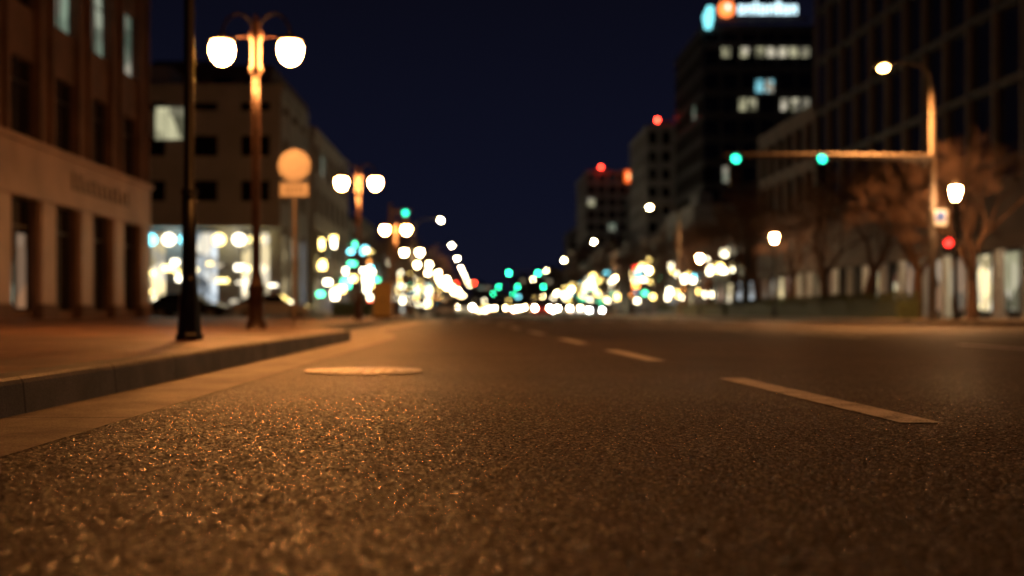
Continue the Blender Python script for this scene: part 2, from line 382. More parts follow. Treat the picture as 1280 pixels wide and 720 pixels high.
# far-left block
p2 = [(-45, 74.0)] + [(-7.5+3.7*math.cos(a), 77.7+3.7*math.sin(a)) for a in np.linspace(-math.pi/2, 0, 10)] + [(-3.8, y) for y in np.arange(80, 700, 15)]
kerb('kerb', p2)
b2 = offs(p2, 0.203); sw = MB(); vs = []
for x, y in b2: vs += [(x, y, KERB_Z), (-45, y+0.001, KERB_Z)]
sw.add(vs, [(2*i, 2*i+2, 2*i+3, 2*i+1) for i in range(len(b2)-1)], 'slab'); sw.obj('sidewalk')
# right block
p3 = [(70, 34.0)] + [(19+4*math.cos(a), 38+4*math.sin(a)) for a in np.linspace(-math.pi/2, -math.pi, 10)] + [(15, y) for y in np.arange(44, 700, 15)]
kerb('kerb', p3, -1)
b3 = offs(p3, -0.203); sw = MB(); vs = []
for x, y in b3: vs += [(x, y, KERB_Z), (70, y+0.001, KERB_Z)]
sw.add(vs, [(2*i, 2*i+2, 2*i+3, 2*i+1) for i in range(len(b3)-1)], 'slab'); sw.obj('sidewalk')

# ---------------------------------------------------------------- lamps
def twin_parts(near):
    n = 20 if near else 8
    p = MB()
    p.lathe((0, 0, 0), [(.17, 0), (.17, .1), (.13, .16), (.13, .62), (.15, .66), (.10, .74), (.075, .95), (.07, 3.4), (.055, 4.1)], 'bronze', n)
    p.lathe((0, 0, 4.1), [(.07, 0), (.11, .04), (.11, .10), (.085, .14), (.085, .52), (.12, .58), (.12, .66), (.06, .72), (.03, .95), (.0, 1.0)], 'bronze', n)
    a = MB()
    for sg in (-1, 1):
        pts = []
        for i in range(15):
            th = math.pi*i/14
            pts.append((sg*(.29-.26*math.cos(th)), 0, 4.70+.36*math.sin(th)+.02))
        a.tube(pts, [.022]*15, 'black', 8 if near else 5)
        a.tube([(sg*.08, 0, 4.70), (sg*.3, 0, 4.71), (sg*.50, 0, 4.71)], [.014]*3, 'bronze', 6)
        a.lathe((sg*.55, 0, 4.64), [(.05, .12), (.07, .08), (.12, .04), (.19, .02), (.205, -.01), (.18, -.015)], 'black', n)
    gl = MB()
    for sg in (-1, 1):
        gl.lathe((sg*.55, 0, 4.61), [(.165, 0), (.19, -.05), (.198, -.11), (.18, -.2), (.14, -.28), (.085, -.335), (.02, -.355)], 'globe_near' if near else 'globe_far', 16 if near else 8)
    return p.mesh('pole'), a.mesh('arms'), gl.mesh('glass_globes')
TN = twin_parts(True); TF = twin_parts(False)
def twin(x, y, near=False, z=KERB_Z):
    e = empty('street_lamp', (x, y, z)); T = TN if near else TF
    for nm, me in zip(('pole', 'arms', 'glass_globes'), T): link(nm, me, e)
twin(-3.6, 18.3, True); twin(-3.95, 37, True); twin(-4.3, 58, True)
for y in (80, 101, 122, 145, 168, 192, 220, 250, 290, 335): twin(-4.7-random.uniform(0, .5), y)

def single_parts(gm):
    p = MB()
    p.lathe((0, 0, 0), [(.15, 0), (.15, .1), (.10, .18), (.09, .6), (.06, .7), (.05, 3.9), (.08, 3.95), (.08, 4.05), (.12, 4.12)], 'black', 12)
    g_ = MB(); g_.lathe((0, 0, 4.12), [(.08, 0), (.12, .1), (.175, .3), (.18, .40), (.15, .44), (.1, .46)], gm, 12)
    c = MB(); c.lathe((0, 0, 4.56), [(.2, 0), (.19, .04), (.13, .12), (.04, .18), (.02, .3)], 'black', 12)
    return p.mesh('post'), g_.mesh('glass_globe'), c.mesh('cap')
SPn = single_parts('globe_mid'); SPf = single_parts('globe_far')
for (x, y) in [(16.3, 39), (16.3, 63), (16.8, 87), (16.6, 112), (16.6, 140), (16.5, 170), (16.5, 205), (16.5, 245), (16.5, 300)]:
    e = empty('street_lamp', (x, y, KERB_Z))
    for nm, me in zip(('post', 'glass_globe', 'cap'), SPn if y < 100 else SPf): link(nm, me, e)

def cobra_parts(mat, sg, h=9.0, arm=2.1, polem='galv'):
    p = MB(); p.lathe((0, 0, 0), [(.2, 0), (.2, .05), (.13, .08), (.12, 1), (.07, h-.2)], polem, 12)
    a = MB(); a.tube([(0, 0, h-1.1), (sg*.15, 0, h-.55), (sg*.5, 0, h-.1), (sg*1.1, 0, h+.05), (sg*arm, 0, h+.05)], [.06, .05, .045, .04, .035], polem, 8)
    hd = MB(); hd.tube([(sg*(arm-.1), 0, h+.06), (sg*(arm+.1), 0, h+.09), (sg*(arm+.5), 0, h+.08), (sg*(arm+.75), 0, h+.03)], [.05, .12, .15, .05], polem, 10)
    ln = MB(); ln.lathe((sg*(arm+.4), 0, h-.02), [(.16, 0), (.17, -.06), (.12, -.13), (.03, -.16)], mat, 12)
    return p.mesh('pole'), a.mesh('arm'), hd.mesh('lamp_head'), ln.mesh('lens')
CL = cobra_parts('cobra_far', 1); CR = cobra_parts('cobra_far', -1)
for i, y in enumerate((107, 148, 184, 225, 262, 310, 370)):
    e = empty('road_lamp', (-6.2, y, KERB_Z))
    for nm, me in zip(('pole', 'arm', 'lamp_head', 'lens'), CL): link(nm, me, e)
    if i == 0: bulb(e, (2.5, 0, 8.75), 4000, (1, .45, .15))
for i, y in enumerate((94, 140, 190, 240, 300, 380)):
    e = empty('road_lamp', (16.5, y, KERB_Z))
    for nm, me in zip(('pole', 'arm', 'lamp_head', 'lens'), CR): link(nm, me, e)
    if i < 2: bulb(e, (-2.5, 0, 8.75), 4500, (1, .45, .15))

# tall black pole beside the camera lane: road lamp whose head is above the frame
e = empty('road_lamp', (-2.94, 11.5, KERB_Z))
p = MB()
p.lathe((0, 0, 0), [(.14, 0), (.14, .05), (.122, .07), (.112, .34), (.10, .42), (.088, .50), (.080, .62)], 'black', 8, False)
p.lathe((0, 0, .60), [(.076, 0), (.074, .1), (.072, .86)], 'black', 16)
p.lathe((0, 0, 1.46), [(.082, 0), (.085, .03), (.08, .06), (.055, .08), (.052, 3.0), (.04, 6.7)], 'black', 16); p.obj('pole', e)
a = MB(); a.tube([(0, 0, 7.6), (.1, 0, 8.1), (.5, 0, 8.5), (1.2, 0, 8.6), (2.4, 0, 8.6)], [.05, .045, .04, .04, .035], 'black', 8); a.obj('arm', e)
a = MB(); a.tube([(2.3, 0, 8.62), (2.5, 0, 8.66), (2.9, 0, 8.66), (3.15, 0, 8.6)], [.05, .12, .15, .05], 'black', 10); a.obj('lamp_head', e)
bulb(e, (2.75, 0, 8.42), 900)

# ---------------------------------------------------------------- traffic signals
def signal(x, y, arm, sg, h=5.55, heads=(4.0, 7.0), lamp=False, mat='green', vertical=False):
    e = empty('traffic_signal', (x, y, KERB_Z))
    p = MB(); p.lathe((0, 0, 0), [(.22, 0), (.22, .06), (.15, .1), (.14, 1), (.10, 8.2 if lamp else h+.5)], 'galv', 14)
    p.obj('pole', e)
    a = MB(); a.tube([(0, 0, h), (sg*arm*.5, 0, h+.06), (sg*arm, 0, h+.08)], [.12, .10, .075], 'galv', 10)
    a.tube([(0, 0, h-.35), (sg*1.2, 0, h)], [.03, .03], 'galv', 6); a.obj('mast_arm', e)
    hb = MB(); lg = MB()
    for hx in heads:
        cx = sg*hx; z = h-.12
        hb.box(cx-.2, cx+.2, -.34, -.16, z-.95, z+.2, 'black')
        for i in range(3):
            lz = z-i*.37
            hb.tube([(cx, -.345, lz), (cx, -.50, lz+.02)], [.165, .155], 'black', 14, False)
            if i: hb.disc_y((cx, -.355, lz), .14, .02, 'lens_off')
        lg.disc_y((cx, -.37, z), .145, .02, mat)
    hb.obj('signal_heads', e); lg.obj('lit_lenses', e)
    return e
e = signal(15.9, 40, 7.3, -1, 5.72, (7.0, 4.0), True)
a = MB(); a.tube([(0, 0, 8.1), (-.08, 0, 8.6), (-.4, 0, 8.95), (-1.0, 0, 9.05), (-1.5, 0, 8.98)], [.07, .05, .045, .04, .04], 'galv', 10)
a.tube([(-1.35, 0, 9.0), (-1.5, 0, 9.03), (-1.85, 0, 9.0), (-2.1, 0, 8.93)], [.05, .13, .16, .06], 'galv', 12); a.obj('lamp_arm', e)
a = MB(); a.lathe((-1.72, 0, 8.93), [(.17, 0), (.19, -.06), (.14, -.15), (.03, -.19)], 'cobra', 14); a.obj('lamp_lens', e)
bulb(e, (-1.72, 0, 8.68), 5600, (1, .38, .1), 146)
a = MB(); a.box(.3, .62, -.25, -.05, 2.35, 3.0, 'black'); a.box(.0, .3, -.16, -.1, 2.6, 2.66, 'galv')
a.tube([(.46, -.26, 2.82), (.46, -.4, 2.83)], [.12, .11], 'black', 12, False); a.obj('pedestrian_head', e)
a = MB(); a.disc_y((.46, -.28, 2.70), .14, .02, 'red'); a.obj('pedestrian_lens', e)
a = MB(); a.box(.0, .42, -.2, -.17, 3.3, 3.85, 'sign_white'); a.box(.04, .38, -.206, -.201, 3.45, 3.8, 'sign_blue'); a.obj('sign_plate', e)
signal(15.9, 150, 12.5, -1, 5.5, (12.1, 8.3), False, 'green_far')
signal(15.9, 232, 12.5, -1, 5.5, (12.1, 8.3, 3.0), False, 'green_far')
signal(-5.2, 66, 1.2, 1, 6.1, (.9,), False, 'green')
signal(15.9, 330, 14, -1, 5.6, (12.1, 6.3), False, 'green_far')
signal(-5.2, 205, 5, 1, 5.6, (1.0, 4.2), False, 'red_far')

# round sign with plate (seen from the back)
e = empty('traffic_sign', (-3.42, 21, KERB_Z))
a = MB(); a.tube([(0, 0, 0), (0, 0, 3.3)], [.035, .035], 'galv', 12); a.lathe((0, 0, 0), [(.09, 0), (.09, .03), (.05, .05)], 'galv', 12); a.obj('post', e)
a = MB(); a.disc_y((0, -.05, 2.98), .30, .012, 'sign_back', 32); a.disc_y((0, -.056, 2.98), .262, .005, 'sign_rim', 32); a.disc_y((0, -.060, 2.98), .25, .0035, 'sign_back', 32); a.obj('round_plate', e)
a = MB(); a.box(-.27, .27, -.055, -.04, 2.40, 2.66, 'sign_rim'); a.box(-.25, .25, -.059, -.056, 2.42, 2.64, 'sign_back')
for i in range(5): a.box(-.17+i*.075, -.125+i*.075, -.062, -.0595, 2.48, 2.58, 'sign_rim')
for z in (2.47, 2.59, 2.85, 3.1): a.box(-.05, .05, -.037, .04, z-.015, z+.015, 'galv')
a.obj('lower_plate', e)

# utility cabinet
e = empty('utility_cabinet', (-4.0, 47, KERB_Z))
a = MB(); a.box(-.4, .4, -.25, .25, .1, 1.45, 'cabinet'); a.box(-.44, .44, -.29, .29, 1.452, 1.52, 'cabinet'); a.box(-.36, .36, -.22, .22, 0, .1, 'black')
a.box(-.34, -.02, -.27, -.252, .18, 1.38, 'cabinet'); a.box(.02, .34, -.27, -.252, .18, 1.38, 'cabinet'); a.box(-.01, .05, -.29, -.272, .7, .85, 'black'); a.obj('body', e)

# ---------------------------------------------------------------- buildings
def building(name, x0, x1, y0, y1, h, base=4.0, fl=3.6, bay=3.5, faces='SE', wall='grey_conc', pier=1.0, sp=1.3, band=None,
             lit=.1, lm=('win_warm', 'win_cool'), shop=.6, shops=('shop', 'shop_cool', 'shop_dim'), signs=0, seed=0, mull=False, bandmat='band', pm=None):
    R = random.Random(seed); e = empty(name, ((x0+x1)/2, y0, 0)); pm = pm or wall
    I = .3; ox, oy = (x0+x1)/2, y0
    zb = KERB_Z-.05
    c = MB(); c.box(x0+I-ox, x1-I-ox, y0+I-oy, y1-I-oy, zb, h-.2, 'glass'); c.obj('glazing', e)
    wl = MB(); lt = MB(); ml = MB()
    def fb(mb, face, u0, u1, z0, z1, a, b, k):
        # box on face; a,b = offsets outward from glazing plane
        if face == 'S': mb.box(u0-ox, u1-ox, y0+I-b-oy, y0+I-a-oy, z0, z1, k)
        elif face == 'E': mb.box(x1-I+a-ox, x1-I+b-ox, u0-oy, u1-oy, z0, z1, k)
        elif face == 'W': mb.box(x0+I-b-ox, x0+I-a-ox, u0-oy, u1-oy, z0, z1, k)
    for face in 'SEW':
        a0, a1 = (x0, x1) if face == 'S' else (y0, y1)
        if face not in faces:
            if face == 'S': fb(wl, face, a0+.01, a1-.01, zb, h-.01, .0, .28, wall)
            else: fb(wl, face, a0+.3, a1-.01, zb, h-.01, .001, .28, wall)
            continue
        n = max(1, round((a1-a0)/bay)); bw = (a1-a0)/n
        nf = int((h-base)/fl)
        for i in range(n+1):
            u = a0+i*bw; lo, hi = u-pier/2, u+pier/2
            if face == 'S': lo = max(lo, x0+.01); hi = min(hi, x1-.01)
            if face != 'S' and i == 0: lo = max(lo, y0+.31)
            fb(wl, face, lo, hi, zb, h-.02, .0, .30, pm)
        for i in range(nf+1):
            z = base+i*fl
            if z+sp < h: fb(wl, face, a0+.31, a1-.31, z, z+sp, .001, .25, wall)
        fb(wl, face, a0+.31, a1-.31, h-.9, h-.03, .002, .27, wall)
        fb(wl, face, a0+.02, a1-.02, h-.3, h+.25, .003, .42, wall)
        fb(wl, face, a0+.31, a1-.31, zb, KERB_Z+.35, .001, .22, wall)
        if band:
            ext = .95*(name == 'stone_office_building')
            fb(wl, face, a0-.05, a1+ext, band[0], band[1], .004, .45, bandmat)
            fb(wl, face, a0-.05, a1+ext, band[1]+.002, band[1]+.2, .005, .62, bandmat)
            fb(wl, face, a0-.05, a1+ext, band[0]-.22, band[0]-.002, .005, .54, bandmat)
        for i in range(n):
            u0, u1 = a0+i*bw+pier/2, a0+(i+1)*bw-pier/2
            if mull:
                um = (u0+u1)/2
                for j in range(-1, nf):
                    zz0, zz1 = (base+j*fl+sp, base+(j+1)*fl) if j >= 0 else (KERB_Z+.36, base)
                    fb(ml, face, um-.04, um+.04, zz0, zz1, .001, .08, 'frame')
                    fb(ml, face, u0, u1, zz0+(zz1-zz0)*.72-.03, zz0+(zz1-zz0)*.72+.03, .002, .07, 'frame')
                    for uu in (u0, u1-.07): fb(ml, face, uu, uu+.07, zz0, zz1, .003, .10, 'frame')
            if R.random() < shop:
                k = R.choice(shops); fb(lt, face, u0+.1, u1-.1, KERB_Z+.36, base-.5, .001, .02, k)
                if not mull:
                    for q in (0.25, .5, .75): fb(ml, face, u0+(u1-u0)*q-.04, u0+(u1-u0)*q+.04, KERB_Z+.36, base-.4, .03, .08, 'mullion')
            for j in range(nf):
                if R.random() < lit: fb(lt, face, u0+.05, u1-.05, base+j*fl+sp, base+(j+1)*fl-.03, .001, .02, R.choice(lm))
        for q in range(signs if face != 'S' else signs//3):
            u = R.uniform(a0+1, a1-1); z = R.uniform(base-2.2, min(h-1, base+4)); k = 's_'+R.choice('wwwwwwwwyyyyyyccgro')
            hh = R.choice((.35, .5, .8)); ww = R.choice((.35, .6, .9))
            if face == 'E': wl.box(x1-ox+.05, x1-ox+.06+ww, u-oy, u-oy+.16, z-.04, z+hh+.04, 'black'); lt.box(x1-ox+.09, x1-ox+.03+ww, u-oy-.02, u-oy-.005, z, z+hh, k)
            if face == 'W': wl.box(x0-ox-.06-ww, x0-ox-.05, u-oy, u-oy+.16, z-.04, z+hh+.04, 'black'); lt.box(x0-ox-.03-ww, x0-ox-.09, u-oy-.02, u-oy-.005, z, z+hh, k)
            if face == 'S': lt.box(u-ox, u-ox+ww*2, y0-.1-oy, y0-.02-oy, z, z+hh, k)
    # roof slab and plant
    wl.box(x0+.32-ox, x1-.32-ox, .32, y1-.32-oy, h-.19, h-.05, wall)
    wl.box(x0+(x1-x0)*.3-ox, x0+(x1-x0)*.6-ox, (y1-y0)*.3, (y1-y0)*.6, h-.05, h+2.2, wall)
    wl.obj('walls', e)
    if lt.f: lt.obj('lit_windows', e)
    if ml.f: ml.obj('mullions', e)
    return e, (ox, oy)

e, (ox, oy) = building('stone_office_building', -34, -17, 14.3, 57.3, 25.2, 4.9, 5.05, 4.3, 'E', 'stone', 1.75, 2.0, (4.95, 6.7), lit=0, shop=0, mull=True, seed=2)
a = MB()
for yc in (46.6, 50.85, 55.15):
    a.box(-17.3+.001-ox, -17.28-ox, yc-1.2-oy, yc+1.2-oy, 12.0, 14.95, 'win_cool')
a.obj('lit_offices', e)
a = MB()
for i in range(11):
    yc = 14.3+4.3*i
    for dy in (-.60, .60): a.box(-17-ox+.001, -17-ox+.16, yc+dy-.16-oy, yc+dy+.16-oy, 6.92, 24.7, 'stone')
    a.box(-17-ox+.001, -17-ox+.2, yc-.70-oy, yc+.70-oy, .15, 4.7, 'band')
    a.box(-17-ox+.02, -17-ox+.26, yc-.78-oy, yc+.78-oy, .14, .75, 'stone')
for i in range(11):  # raised letters on the stone band
    y_ = 47.0+i*.72; hgt = random.uniform(.5, .75)
    a.box(-16.84-ox, -16.79-ox, y_-oy, y_+.12-oy, 5.5, 5.5+hgt, 'galv'); a.box(-16.84-ox, -16.80-ox, y_+.13-oy, y_+.42-oy, 5.5, 5.62, 'galv')
    if i % 2: a.box(-16.84-ox, -16.80-ox, y_+.13-oy, y_+.42-oy, 5.5+hgt-.12, 5.5+hgt, 'galv')
a.obj('pilasters', e)
a = MB()
a.box(-17.298-ox, -17.285-ox, 41.1-oy, 42.1-oy, .6, 2.3, 'win_cool'); a.box(-17.298-ox, -17.285-ox, 42.3-oy, 43.3-oy, .6, 3.4, 'shop_dim')
a.obj('lobby', e)

# shop building across the side street
e, (ox, oy) = building('shop_building', -34, -13.2, 75.5, 87, 15.3, 6.2, 3.0, 3.4, 'SE', 'white_conc', 1.5, 1.6, None, lit=0.0, shop=1.0, shops=('shop', 'shop_cool', 'shop'), signs=0, seed=5)
a = MB()
for q in range(3): a.box(-21.5+q*.75-ox, -20.82+q*.75-ox, -.12, -.05, 11.9, 14.0, 'win_pale')
a.box(-21.6-ox, -19.2-ox, -.045, -.001, 11.8, 14.1, 'mullion')
a.box(-34-ox, -13-ox, -1.6, -.01, 5.95, 6.35, 'white_conc')
for x_, k in ((-21.6, 'canopy_c'), (-20.4, 'canopy_w'), (-19.3, 'canopy_c'), (-17.1, 'canopy_y'), (-15.8, 'canopy_w'), (-14.7, 'canopy_y')):
    a.lathe((x_-ox, -.9, 5.2), [(.05, -.36), (.3, -.25), (.4, 0), (.3, .25), (.05, .36)], k, 12); a.tube([(x_-ox, -.9, 5.5), (x_-ox, -.9, 6.0)], [.03, .03], 'black', 6)
RR = random.Random(3)
for i in range(34):  # goods and shelving against the glass
    x_ = RR.uniform(-22.5, -13.8)-ox; z_ = RR.uniform(.6, 3.6); ww = RR.uniform(.2, .8)
    a.box(x_, x_+ww, -.06, -.02, z_, z_+RR.uniform(.1, .35), RR.choice(('black', 'brown_conc', 'shop', 'canopy_w', 'canopy_y', 'mullion')))
a.obj('canopy', e)

# left row
Y = 92
hs = [15.2, 10, 12, 8.5, 11, 9, 13, 9, 10, 12, 9]
wallc = ['grey_conc', 'brown_conc', 'dark_conc', 'white_conc', 'brown_conc', 'dark_conc']
for i, h_ in enumerate(hs):
    wd = random.uniform(18, 30)
    building('shop_building', -13.4-20, -13.4-random.uniform(0, 1.5), Y, Y+wd, h_, 3.8, 3.4, 4.0, 'SE', wallc[i % 6], 1.3, 1.4, lit=.2, shop=.85, signs=13, seed=20+i,
             shops=('shop', 'shop_cool', 'shop', 's_w') if i > 1 else ('shop', 'shop_cool', 'shop_dim'))
    Y += wd+random.choice((.5, 1, 9))
building('office_tower', -40, -20.5, 62+50, 135, 24.5, 4, 3.5, 3.4, 'SE', 'brown_conc', 1.2, 1.4, lit=.05, shop=0, seed=77)

# right building: glazed office with stone base
building('glass_office_building', 26, 56, 24, 88.5, 37, 3.9, 3.9, 3.1, 'W', 'dark_conc', .16, .4, (3.95, 6.9), lit=.015, lm=('win_pale',), shop=.7, shops=('shop_dim', 'shop_pink', 'win_pale', 'shop_dim', 'shop'), seed=11, bandmat='base_stone', pm='mullion')
building('glass_office_building', 26, 50, 88.6, 106, 16.4, 3.9, 3.9, 3.1, 'WS', 'base_stone', .5, .9, (3.95, 6.9), lit=.05, lm=('win_pale',), shop=.8, shops=('shop_pink', 'shop', 'shop_dim'), seed=12, bandmat='base_stone')
e = empty('colonnade', (24.6, 0, 0)); a = MB()
for i in range(21):
    y_ = 26+i*3.1; a.lathe((0, y_, KERB_Z), [(.34, 0), (.34, .2), (.25, .26), (.24, 3.3), (.34, 3.4), (.34, 3.54)], 'sign_white', 14)
a.box(-.9, .9, 24, 88, 3.72, 3.92, 'base_stone'); a.box(-1.0, -.901, 24, 88, 3.3, 3.93, 'base_stone'); a.obj('columns', e)  # soffit, and a front board that hides the added lights from the street
a = MB()
for i in range(10): a.lathe((-.5, 27.5+i*6.2, 3.58), [(.10, 0), (.12, .06), (.1, .12)], 'downlight', 8)  # unseen lights added behind the front board to brighten the columns
a.obj('column_fills', e)

# tower with roof sign
e, (ox, oy) = building('office_tower', 35.2, 53, 180, 205, 45.5, 5, 3.7, 3.0, 'SW', 'dark_conc', .5, 1.2, lit=.03, lm=('win_pale', 'win_cool'), shop=.3, seed=31)
a = MB()
def sw_(x0, x1, z0, z1, k, dy=-.06): a.box(x0-ox, x1-ox, dy-.05, dy, z0, z1, k)
for x_ in (38.3, 41.2, 43.6, 45.4, 47.2, 49.0, 50.8): sw_(x_, x_+1.3, 40.8, 42.3, 'win_pale')
for x_, k in ((43.6, 'win_cyan'), (45.2, 'win_cyan')): sw_(x_, x_+1.2, 35.2, 37.2, k)
for x_ in (41.0, 42.6, 47.6, 49.3, 51.0): sw_(x_, x_+1.1, 32.3, 34.2, 'win_pale')
for x_ in (48.2, 49.6): sw_(x_, x_+1.0, 25.0, 26.8, 'win_warm')
a.obj('lit_offices', e)
M['tsign'] = emit('roof_sign_white', (.62, .9, 1.0), 2.2); M['tsign_o'] = emit('roof_sign_orange', (1, .22, .05), 2.6); M['tsign_c'] = emit('roof_sign_cyan', (.25, .9, 1), 1.8)
a = MB()
a.lathe((38.9-ox, -.3, 48.3), [(.1, -1.3), (1.0, -.9), (1.3, 0), (1.0, .9), (.1, 1.3)], 'tsign_o', 14)
a.lathe((38.9-ox, -1.3, 48.3), [(.1, -.4), (.3, -.3), (.4, 0), (.3, .3), (.1, .4)], 'tsign', 12)
xx = 40.8
for wd in (1.05, .95, .4, 1.15, 1.0, .6, 1.05, .95):
    top = 48.9 if wd > .7 else 49.5
    if wd > .7:
        a.box(xx-ox, xx+.3-ox, -.4, -.1, 47.5, top, 'tsign'); a.box(xx+wd-.3-ox, xx+wd-ox, -.4, -.1, 47.5, top, 'tsign'); a.box(xx+.31-ox, xx+wd-.31-ox, -.39, -.11, top-.4, top-.02, 'tsign')
        if wd > 1: a.box(xx+.31-ox, xx+wd-.31-ox, -.39, -.11, 47.52, 47.9, 'tsign')
    else: a.box(xx-ox, xx+wd-ox, -.4, -.1, 47.5, top, 'tsign')
    xx += wd+.3
a.tube([(36-ox, -.4, 45.2), (36-ox, -.4, 46.9), (36.4-ox, -.4, 48.6)], [.5, .85, .5], 'tsign_c', 10)
a.box(36-ox, 52-ox, -.09, .05, 46.5, 47.0, 'galv')
for x_ in range(37, 52, 3): a.box(x_-ox, x_+.12-ox, .06, .2, 45.3, 49.2, 'galv')
a.obj('roof_sign', e)

building('apartment_block', 31, 40.8, 212, 235, 35, 4, 3.3, 2.6, 'SW', 'grey_conc', .9, 1.3, lit=.06, shop=0, seed=41)
building('apartment_block', 33, 37, 240, 260, 26, 4, 3.3, 2.6, 'SW', 'dark_conc', .9, 1.3, lit=.04, shop=0, seed=42)
e, (ox, oy) = building('office_tower', 28, 39, 300, 330, 37.5, 4, 3.3, 2.8, 'SW', 'grey_conc', .9, 1.3, lit=.08, lm=('win_cool', 'win_pale'), shop=0, seed=43)
M['rs'] = emit('red_sign', (1, .14, .02), 2.2); M['rs2'] = emit('red_sign_text', (1, .5, .2), 3)
a = MB(); a.box(38.2-ox, 43-ox, -.8, -.3, 34.6, 37.6, 'rs'); a.box(38-ox, 43.2-ox, -.29, .1, 34.4, 37.8, 'black')
for i in range(4): a.box(38.9+i*.9-ox, 39.5+i*.9-ox, -.9, -.81, 35.5, 36.8, 'rs2')
a.obj('rooftop_sign', e)
building('apartment_block', 29.5, 36, 380, 400, 27, 4, 3.3, 2.8, 'SW', 'grey_conc', .9, 1.3, lit=.06, shop=0, seed=44)
building('apartment_block', 39, 46, 300.5, 330, 33, 4, 3.3, 2.8, 'SW', 'dark_conc', .9, 1.3, lit=.03, shop=0, seed=45)
M['beacon'] = emit('warning_beacon', (1, .04, .02), 40)
for x_, y_, z_ in ((31.8, 299, 37.75), (33.2, 213, 35.6)):
    e = empty('warning_beacon', (x_, y_, z_)); a = MB(); a.tube([(0, 0, -.5), (0, 0, .45)], [.05, .05], 'black', 8); a.obj('mast', e)
    a = MB(); a.lathe((0, 0, .45), [(.15, 0), (.32, .2), (.32, .45), (.12, .65)], 'beacon', 10); a.obj('lens', e)

# right row of low shops
Y = 109
for i in range(10):
    wd = random.uniform(18, 30)
    building('shop_building', 24+random.uniform(0, 1.5), 24+7, Y, Y+wd, random.choice((8, 10, 11, 13)) if Y < 250 else random.choice((12, 16)), 3.8, 3.4, 4.0, 'SW', wallc[(i+2) % 6], 1.3, 1.4,
             lit=.1, shop=.85, signs=11, seed=60+i, shops=('shop', 'shop_cool', 'shop_pink', 'shop'))
    Y += wd+random.choice((.5, 6))
for i, (x0, x1, h_) in enumerate(((-34, -18, 13), (-17, -6, 9), (-5, 6, 14), (7, 16, 10), (17, 30, 18), (31, 48, 22))):
    building('apartment_block', x0, x1, 560+i*6, 590+i*6, h_, 4, 3.3, 3.2, 'S', 'dark_conc', 1, 1.3, lit=.15, shop=.6, signs=6, seed=90+i)

# ---------------------------------------------------------------- vehicles
def car_mesh(body, facing_light, tallness=1.0, hl=.63):
    """front toward -Y, length 4.4"""
    c = MB(); W = .88
    prof = [(-2.15, .30), (-2.2, .55), (-2.1, .74), (-1.75, .86), (-1.05, .97), (1.45, 1.02), (2.05, .98), (2.2, .82), (2.18, .32)]
    def loft(secs, k):
        vs = []; n = len(secs[0])
        for s_ in secs: vs += s_
        fs = []
        for i in range(len(secs)-1):
            for j in range(n): fs.append((i*n+j, i*n+(j+1) % n, (i+1)*n+(j+1) % n, (i+1)*n+j))
        fs.append(tuple(range(n))); fs.append(tuple(range((len(secs)-1)*n, len(secs)*n)))
        c.add(vs, fs, k, False)
    loft([[(x, y*(1-.03*(abs(x) > .8)), z if abs(x) < .85 else z*.96+.02) for y, z in prof] for x in (-W, -W+.08, W-.08, W)], body)
    T = 1.46*tallness
    cab = [(-1.1, .96), (-.45, T-.03), (.0, T), (.9, T-.01), (1.35, T-.12), (1.85, .98)]
    loft([[(x*(1 if z < 1.1 else .84), y, z) for y, z in cab] for x in (-W+.06, W-.06)], 'glass')
    loft([[(x, y, z+dz) for y, z, dz in ((-.42, T-.03, .012), (0, T, .02), (.9, T-.01, .02), (1.3, T-.10, .012), (1.28, T-.14, 0), (-.38, T-.07, 0))] for x in (-W*.79, W*.79)], body)
    for sx_ in (-1, 1):
        c.tube([(sx_*.72, -1.38, .32), (sx_*.9, -1.38, .32)], [.32, .32], 'tyre', 14, True, False); c.tube([(sx_*.74, 1.32, .32), (sx_*.9, 1.32, .32)], [.32, .32], 'tyre', 14, True, False)
        for yy in (-1.38, 1.32): c.tube([(sx_*.9, yy, .32), (sx_*.905, yy, .32)], [.2, .2], 'galv', 10, True, False)
        c.box(sx_*.93-.07, sx_*.93+.07, -.75, -.62, .98, 1.1, body)
        c.tube([(sx_*.66, -2.235, hl), (sx_*.66, -2.12, hl)], [.085, .1], facing_light, 10, True, False)
        c.box(sx_*.70-.13, sx_*.70+.13, 2.14, 2.225, .72, .84, 'tail' if facing_light != 'lens_off' else 'lens_off')
    c.box(-.45, .45, -2.23, -2.16, .42, .58, 'black'); c.box(-.25, .25, 2.18, 2.215, .5, .62, 'sign_white')
    return c.mesh('car')
for nm, col in (('car_white', (.6, .6, .58)), ('car_black', (.012, .012, .014)), ('car_silver', (.3, .3, .32)), ('car_red', (.25, .02, .02))):
    M[nm] = surf(nm+'_paint', col, .22, .3, .05, 2, 0)
cms = [car_mesh('car_white', 'head'), car_mesh('car_black', 'head_dim'), car_mesh('car_silver', 'head_cool'), car_mesh('car_red', 'head', 1.15, .80), car_mesh('car_black', 'head_dim', 1.25, .92), car_mesh('car_silver', 'head', 1.2, .86)]
off = [car_mesh('car_black', 'lens_off'), car_mesh('car_silver', 'lens_off')]
link('car', off[0], None, (-16.0, 62.5, 0), math.radians(90)); link('car', off[1], None, (-11.9, 65.5, 0), math.radians(90))
R = random.Random(21)
lanes = [(-1.2, 0), (2.3, 0), (5.6, 0), (9, 0), (12.3, 1)]
for ln, (x_, away) in enumerate(lanes):
    y_ = {0: 96, 1: 118, 2: 104, 3: 126, 4: 120}[ln]
    while y_ < 470:
        if R.random() < .85:
            link('car', R.choice(cms), None, (x_+R.uniform(-.5, .5), y_, 0), math.pi if ((away and R.random() < .6) or R.random() < .08) else 0)
        y_ += R.uniform(8, 22)*(1+y_/400)
for y_ in (90, 97, 104, 118, 126, 140): link('car', R.choice(off), None, (-2.7, y_, 0), math.pi)

